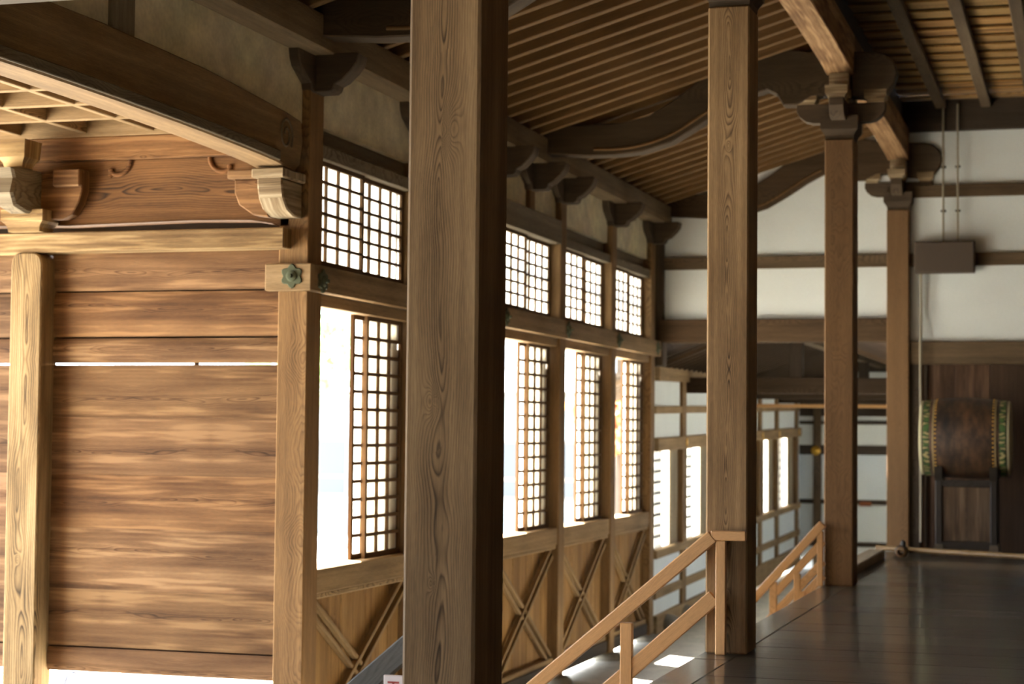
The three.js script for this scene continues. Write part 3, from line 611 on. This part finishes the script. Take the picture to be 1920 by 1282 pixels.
{ // electrics on the back wall
  const b = thing('junction_box', 'brown metal box with cables on the white wall above the drum', 'electrical box');
  const bm = new THREE.MeshStandardMaterial({ color: '#46392c', roughness: 0.7 });
  mesh('case', chamferBox(0.8, 0.43, 0.16, 0.01), bm, b).position.set(-1.826, 3.965, -26.31);
  mesh('lid', chamferBox(0.77, 0.4, 0.02, 0.006), bm, b).position.set(-1.826, 3.965, -26.225);
  const cm = new THREE.MeshStandardMaterial({ color: '#8d8470', roughness: 0.6 });
  const pipe = (pts, r) => new THREE.TubeGeometry(new THREE.CatmullRomCurve3(pts.map((p) => new THREE.Vector3(...p))), 30, r, 8);
  for (const x of [-1.845, -1.652]) { mesh('conduit', pipe([[x, 6.05, -26.315], [x, 5.5, -26.315], [x, 4.9, -26.315], [x, 4.19, -26.315]], 0.015), cm, b); for (const y of [5.2, 4.6]) mesh('clip', chamferBox(0.07, 0.03, 0.05, 0.004), M.iron, b).position.set(x, y, -26.35); }
  mesh('conduit', pipe([[-2.144, 3.76, -26.36], [-2.144, 3.2, -26.37], [-2.145, 2.9, -26.3], [-2.146, 2.6, -26.29], [-2.146, 1.3, -26.33], [-2.146, 0.12, -26.33]], 0.018), cm, b);
}
{ // low kerb block beyond the third column
  const k = thing('wooden_kerb', 'low grey wooden kerb block on the floor edge behind the third column', 'kerb');
  cut('kerb_body', k, [[-21.52, 0.001], [-21.52, 0.08], [-21.7, 0.11], [-24.6, 0.11], [-24.6, 0.001]], 'zy', [-2.66, -2.45], wood(4, '#b3a48f', 0.6), { grain: 'z', bevel: 0.01 });
}
{ // notice low beside the nearest column
  const s = thing('notice_sign', 'small red and white notice plate beside the grey handrail', 'sign');
  mesh('plate', chamferBox(0.16, 0.22, 0.012, 0.003), new THREE.MeshStandardMaterial({ color: '#e9dcd6', roughness: 0.6 }), s).position.set(-2.76, 0.42, -7.6);
  const red = new THREE.MeshStandardMaterial({ color: '#b8463c', roughness: 0.6 });
  const strokes = [];
  const st = (x, y, w, h) => { const g = new THREE.BoxGeometry(w, h, 0.004); g.translate(-2.76 + x, 0.42 + y, -7.592); strokes.push(g); };
  for (const yy of [0.055, -0.03]) for (const xx of [-0.035, 0.035]) { st(xx, yy + 0.025, 0.05, 0.008); st(xx, yy, 0.05, 0.007); st(xx, yy - 0.026, 0.054, 0.008); st(xx, yy, 0.008, 0.055); st(xx - 0.018, yy - 0.012, 0.007, 0.03); }
  mesh('red_writing', mergeGeometries(strokes), red, s);
  mesh('stand', chamferBox(0.03, 0.35, 0.02, 0.004), M.iron, s).position.set(-2.76, 0.155, -7.615);
}
{ // blue cord at the foot of the plank wall
  const c = new THREE.CatmullRomCurve3([[-7.83, -0.62, -13.66], [-7.82, -0.5, -13.66], [-7.8, -0.42, -13.68], [-7.76, -0.4, -13.68], [-7.74, -0.41, -13.7]].map((p) => new THREE.Vector3(...p)));
  tag(mesh('plastic_cord', new THREE.TubeGeometry(c, 24, 0.012, 6), new THREE.MeshStandardMaterial({ color: '#b9c6e6', roughness: 0.5 }), scene), 'pale blue plastic cord at the foot of the plank wall', 'cord');
}

// ------------------------------------------------------------------ the lower corridor beyond the back wall
{
  const w = struct('wall_far_left', 'white plastered wall with small windows in the far corridor');
  w.position.set(-5.9, 0, -26.7); w.rotation.x = 0.0155;
  const Z = (z) => z + 26.7;
  panel('plaster_panel', w, [-0.12, -0.04], [G - 0.02, 4], [Z(-26.8), Z(-26.1)], M.plaster);
  panel('plaster_panel', w, [-0.12, -0.04], [-1.3, 2.9], [Z(-41.45), Z(-40.6)], M.plaster);
  const posts = [-28.55, -31.0, -33.35, -35.7, -37.75, -40.45];
  for (const z of posts) bar('post', w, [-0.16, 0.03], [-1.2, 2.5], [Z(z), Z(z - 0.28)], M.post, { grain: 'y' });
  bar('tie_rail', w, [-0.1, 0.06], [1.29, 1.48], [Z(-26.7), Z(-41)], M.sill, { grain: 'z' });
  bar('wall_plate', w, [-0.16, 0.08], [2.3, 2.5], [Z(-26.7), Z(-41)], M.sill, { grain: 'z' });
  bar('sill_rail', w, [-0.14, 0.04], [-0.24, -0.12], [Z(-26.7), Z(-41)], M.sill, { grain: 'z' });
  bar('middle_rail', w, [-0.12, 0.02], [-0.82, -0.69], [Z(-26.7), Z(-41)], M.sill, { grain: 'z' });
  bar('upper_rail', w, [-0.12, 0.02], [1.83, 1.94], [Z(-26.7), Z(-41)], M.sill, { grain: 'z' });
  bar('ground_sill', w, [-0.14, 0.04], [-1.42, -1.05], [Z(-26.7), Z(-41)], M.sill, { grain: 'z' });
  const ends = [-26.7, ...posts];
  for (let i = 0; i < ends.length - 1; i++) {
    const a = ends[i] - (i ? 0.28 : 0), b = ends[i + 1];
    for (const [y0, y1] of [[1.94, 2.3], [1.48, 1.83], [-0.69, -0.24], [-1.05, -0.82]]) panel('plaster_panel', w, [-0.1, -0.02], [y0, y1], [Z(b), Z(a)], M.plaster);
    // half lattice window, half opening; paper added over both to stop sun patches
    const W = a - b, m0 = a - W * 0.02, m1 = a - W * 0.36;
    for (let k = 0; k <= 4; k++) bar('lattice_bar', w, [-0.08, -0.05], [-0.12, 1.29], [Z(m0 + (m1 - m0) * k / 4), Z(m0 + (m1 - m0) * k / 4 - (k === 0 ? 0.14 : 0.035))], M.dark, { c: 0, grain: 'y' });
    for (let k = 1; k < 9; k++) bar('lattice_bar', w, [-0.075, -0.055], [-0.12 + 1.41 * k / 9, -0.09 + 1.41 * k / 9], [Z(m0), Z(m1)], M.dark, { c: 0, grain: 'z' });
    const pp = mesh('paper', new THREE.PlaneGeometry(W * 0.74, 1.41).rotateY(Math.PI / 2), M.paper, w); pp.position.set(-0.07, 0.585, Z(a - W * 0.36));
    bar('shutter', w, [-0.09, -0.05], [-0.12, 1.29], [Z(a - W * 0.7), Z(b)], wood(4, '#c7b596'), { c: 0, grain: 'y' });
    const gb = mesh('gilt_fitting', chamferBox(0.02, 0.1, 0.1, 0.008), M.gold, w); gb.position.set(0.065, 1.385, Z(b - 0.14)); gb.rotation.x = Math.PI / 4;
  }
  for (let k = 0; k < 5; k++) { const s = new THREE.IcosahedronGeometry(0.22, 1); s.scale(1, 0.7, 1.2); const m = mesh('base_stone', grainUV(s, 'x'), M.stone, w); m.position.set(0.05, -1.24, Z(-27.4 - k * 1.3)); }

  const e = struct('wall_far_end', 'white plastered end wall of the far corridor');
  const z = -41.35;
  panel('plaster_panel', e, [-9, -1.5], [G, 3.4], [z - 0.15, z], M.plaster);
  for (const [y0, y1] of [[1.124, 1.329], [1.771, 1.849], [0.066, 0.165], [-0.836, -0.744], [1.946, 2.6], [2.9, 3.3]]) bar('tie_rail', e, [-9, -1.5], [y0, y1], [z + 0.06, z - 0.02], M.dark, { grain: 'x' });
  for (const x of [-5.64, -3.6, -7.6]) bar('post', e, [x, x + 0.17], [G, 2.6], [z + 0.09, z - 0.02], M.beam, { grain: 'y' });
  const orn = new THREE.LatheGeometry([[0.1, 0], [0.1, 0.02], [0.06, 0.05], [0, 0.07]].map(([r, y]) => new THREE.Vector2(r, y)), 20); orn.rotateX(Math.PI / 2);
  const om = mesh('gilt_fitting', orn, M.gold, e); om.position.set(-5.58, 1.205, z + 0.09);
  tag(bar('wooden_tag', scene, [-4.65, -4.4], [0.04, 0.13], [z + 0.12, z + 0.07], wood(4, '#b06a44')), 'small reddish wooden tag on the far end wall', 'tag');

  const r = struct('ceiling', 'gabled roof underside with rafters over the far corridor');
  const sl = 0.4, rx = -4.2, ry = 3.2;
  for (const s of [-1, 1]) {
    const L = s < 0 ? 3.05 : 2.35, mid = s < 0 ? 1.38 : 1.05, ang = s * -Math.atan(sl), g = grainUV(chamferBox(L, 0.09, 0.09, 0.005), 'x');
    const at = (o, zz, up) => { o.position.set(rx + s * mid, ry - mid * sl + up, zz); o.rotation.z = ang; };
    for (let zz = -26.9; zz > -44.8; zz -= 0.36) at(mesh('rafter', g, wood(4, '#5f4d39'), r), zz, 0);
    at(mesh('roof_boarding', grainUV(new THREE.BoxGeometry(L, 0.06, 18.2), 'z'), M.dark, r), -35.8, 0.09);
  }
  for (const sg of [-1, 1]) cut('gable_board', r, [[rx + sg * 2.3, 2.3], [rx + sg * 0.3, 3.1], [rx + sg * 0.3, 3.3], [rx + sg * 2.3, 3.3]], 'xy', [-26.86, -26.8], M.dark);
  bar('ridge_beam', r, [rx - 0.09, rx + 0.09], [2.98, 3.16], [-26.7, -45], M.beam, { grain: 'z' });
  for (const zz of [-28.9, -33.4, -38]) {
    bar('cross_beam', r, [-6, -2.4], [2.17, 2.41], [zz + 0.1, zz - 0.1], wood(4, '#574634'), { grain: 'x' });
    bar('king_post', r, [rx - 0.1, rx + 0.1], [2.41, 3.0], [zz + 0.08, zz - 0.08], M.dark, { grain: 'y' });
  }
  bar('cross_rail', r, [-6, -2.4], [2.02, 2.08], [-33.3, -33.42], M.rail, { grain: 'x' });
  bar('eave_beam', r, [-2.5, -2.3], [2.2, 2.42], [-26.7, -45], M.beam, { grain: 'z' });
  panel('plaster_panel', r, [-2.42, -2.34], [1.16, 2.62], [-45, -33], M.plaster);  // unseen right wall added to hold back daylight; slot between panels sets it
  panel('low_wall', r, [-2.42, -2.34], [G, 1.02], [-45, -33], M.plaster);
  panel('plaster_panel', r, [-2.42, -2.34], [1.3, 2.62], [-33, -26.7], M.plaster);
  panel('low_wall', r, [-2.42, -2.34], [G, 1.02], [-33, -26.7], M.plaster);
  for (const zz of [-31, -36, -41]) bar('post', r, [-2.48, -2.3], [G, 2.2], [zz + 0.09, zz - 0.09], M.post, { grain: 'y' });
}

// ------------------------------------------------------------------ outside
{
  const b = thing('outbuilding', 'pale building with grey windows seen through the open windows', 'building');
  const wm = new THREE.MeshStandardMaterial({ map: plasterTex, color: '#7f868b', roughness: 0.95 }), gm = new THREE.MeshStandardMaterial({ color: '#262b2f', roughness: 0.5 }), fm = wood(6, '#8d8a84'), tm = new THREE.MeshStandardMaterial({ color: '#6b7075', roughness: 0.8 });
  panel('wall', b, [-27, -11.2], [G, 2.9], [-56, -50], wm);
  bar('eave_board', b, [-27.5, -10.8], [2.5, 2.66], [-49.5, -49.9], fm);
  cut('roof', b, [[-49.1, 2.62], [-53, 4.6], [-57, 2.62]], 'zy', [-27.6, -10.7], tm, { grain: 'x' });
  for (let x = -26; x < -12; x += 1.75) {
    const f = bar('window_frame', b, [x, x + 0.9], [-0.3, 1.3], [-49.95, -50.01], fm);
    const gl = mesh('pane', new THREE.BoxGeometry(0.78, 1.46, 0.02), gm, f); gl.position.set(0, 0, 0.04);
    const rl = mesh('window_bar', new THREE.BoxGeometry(0.8, 0.1, 0.03), fm, f); rl.position.set(0, -0.25, 0.06);
  }
}
function tree(label, x, z, h, r, css) {
  const t = thing('garden_tree', label, 'tree');
  const tr = new THREE.CylinderGeometry(0.09, 0.17, h * 0.6, 8); const m = mesh('trunk', grainUV(tr, 'y'), M.dark, t); m.position.set(x, G + h * 0.3, z);
  const n = 1400, lg = new THREE.PlaneGeometry(0.2, 0.16), lm = new THREE.MeshPhysicalMaterial({ color: css, roughness: 0.9, transmission: 0.4, thickness: 0, side: THREE.DoubleSide });
  const inst = new THREE.InstancedMesh(lg, lm, n); inst.name = 'foliage'; inst.userData.kind = 'stuff'; inst.castShadow = inst.receiveShadow = true;
  const d = new THREE.Object3D();
  for (let k = 0; k < n; k++) { const a = rnd() * 6.283, c = rr(-1, 1), q = Math.cbrt(rr(0.15, 1)) * r * (0.8 + 0.3 * nz(Math.cos(a) * 2, c * 2, Math.sin(a) * 2)), s = Math.sqrt(1 - c * c); d.position.set(x + q * s * Math.cos(a), G + h * 0.7 + q * c * 0.8, z + q * s * Math.sin(a)); d.rotation.set(rnd() * 6, rnd() * 6, rnd() * 6); d.updateMatrix(); inst.setMatrixAt(k, d.matrix); }
  t.add(inst);
}
tree('rust-leaved tree outside the window nearest the back corner', -9.6, -40, 4.6, 1.3, '#c98a55');
tree('green garden tree outside the window beside the corner post', -19.5, -46, 7, 2.2, '#7f9a5f');

renderer.render(scene, camera);
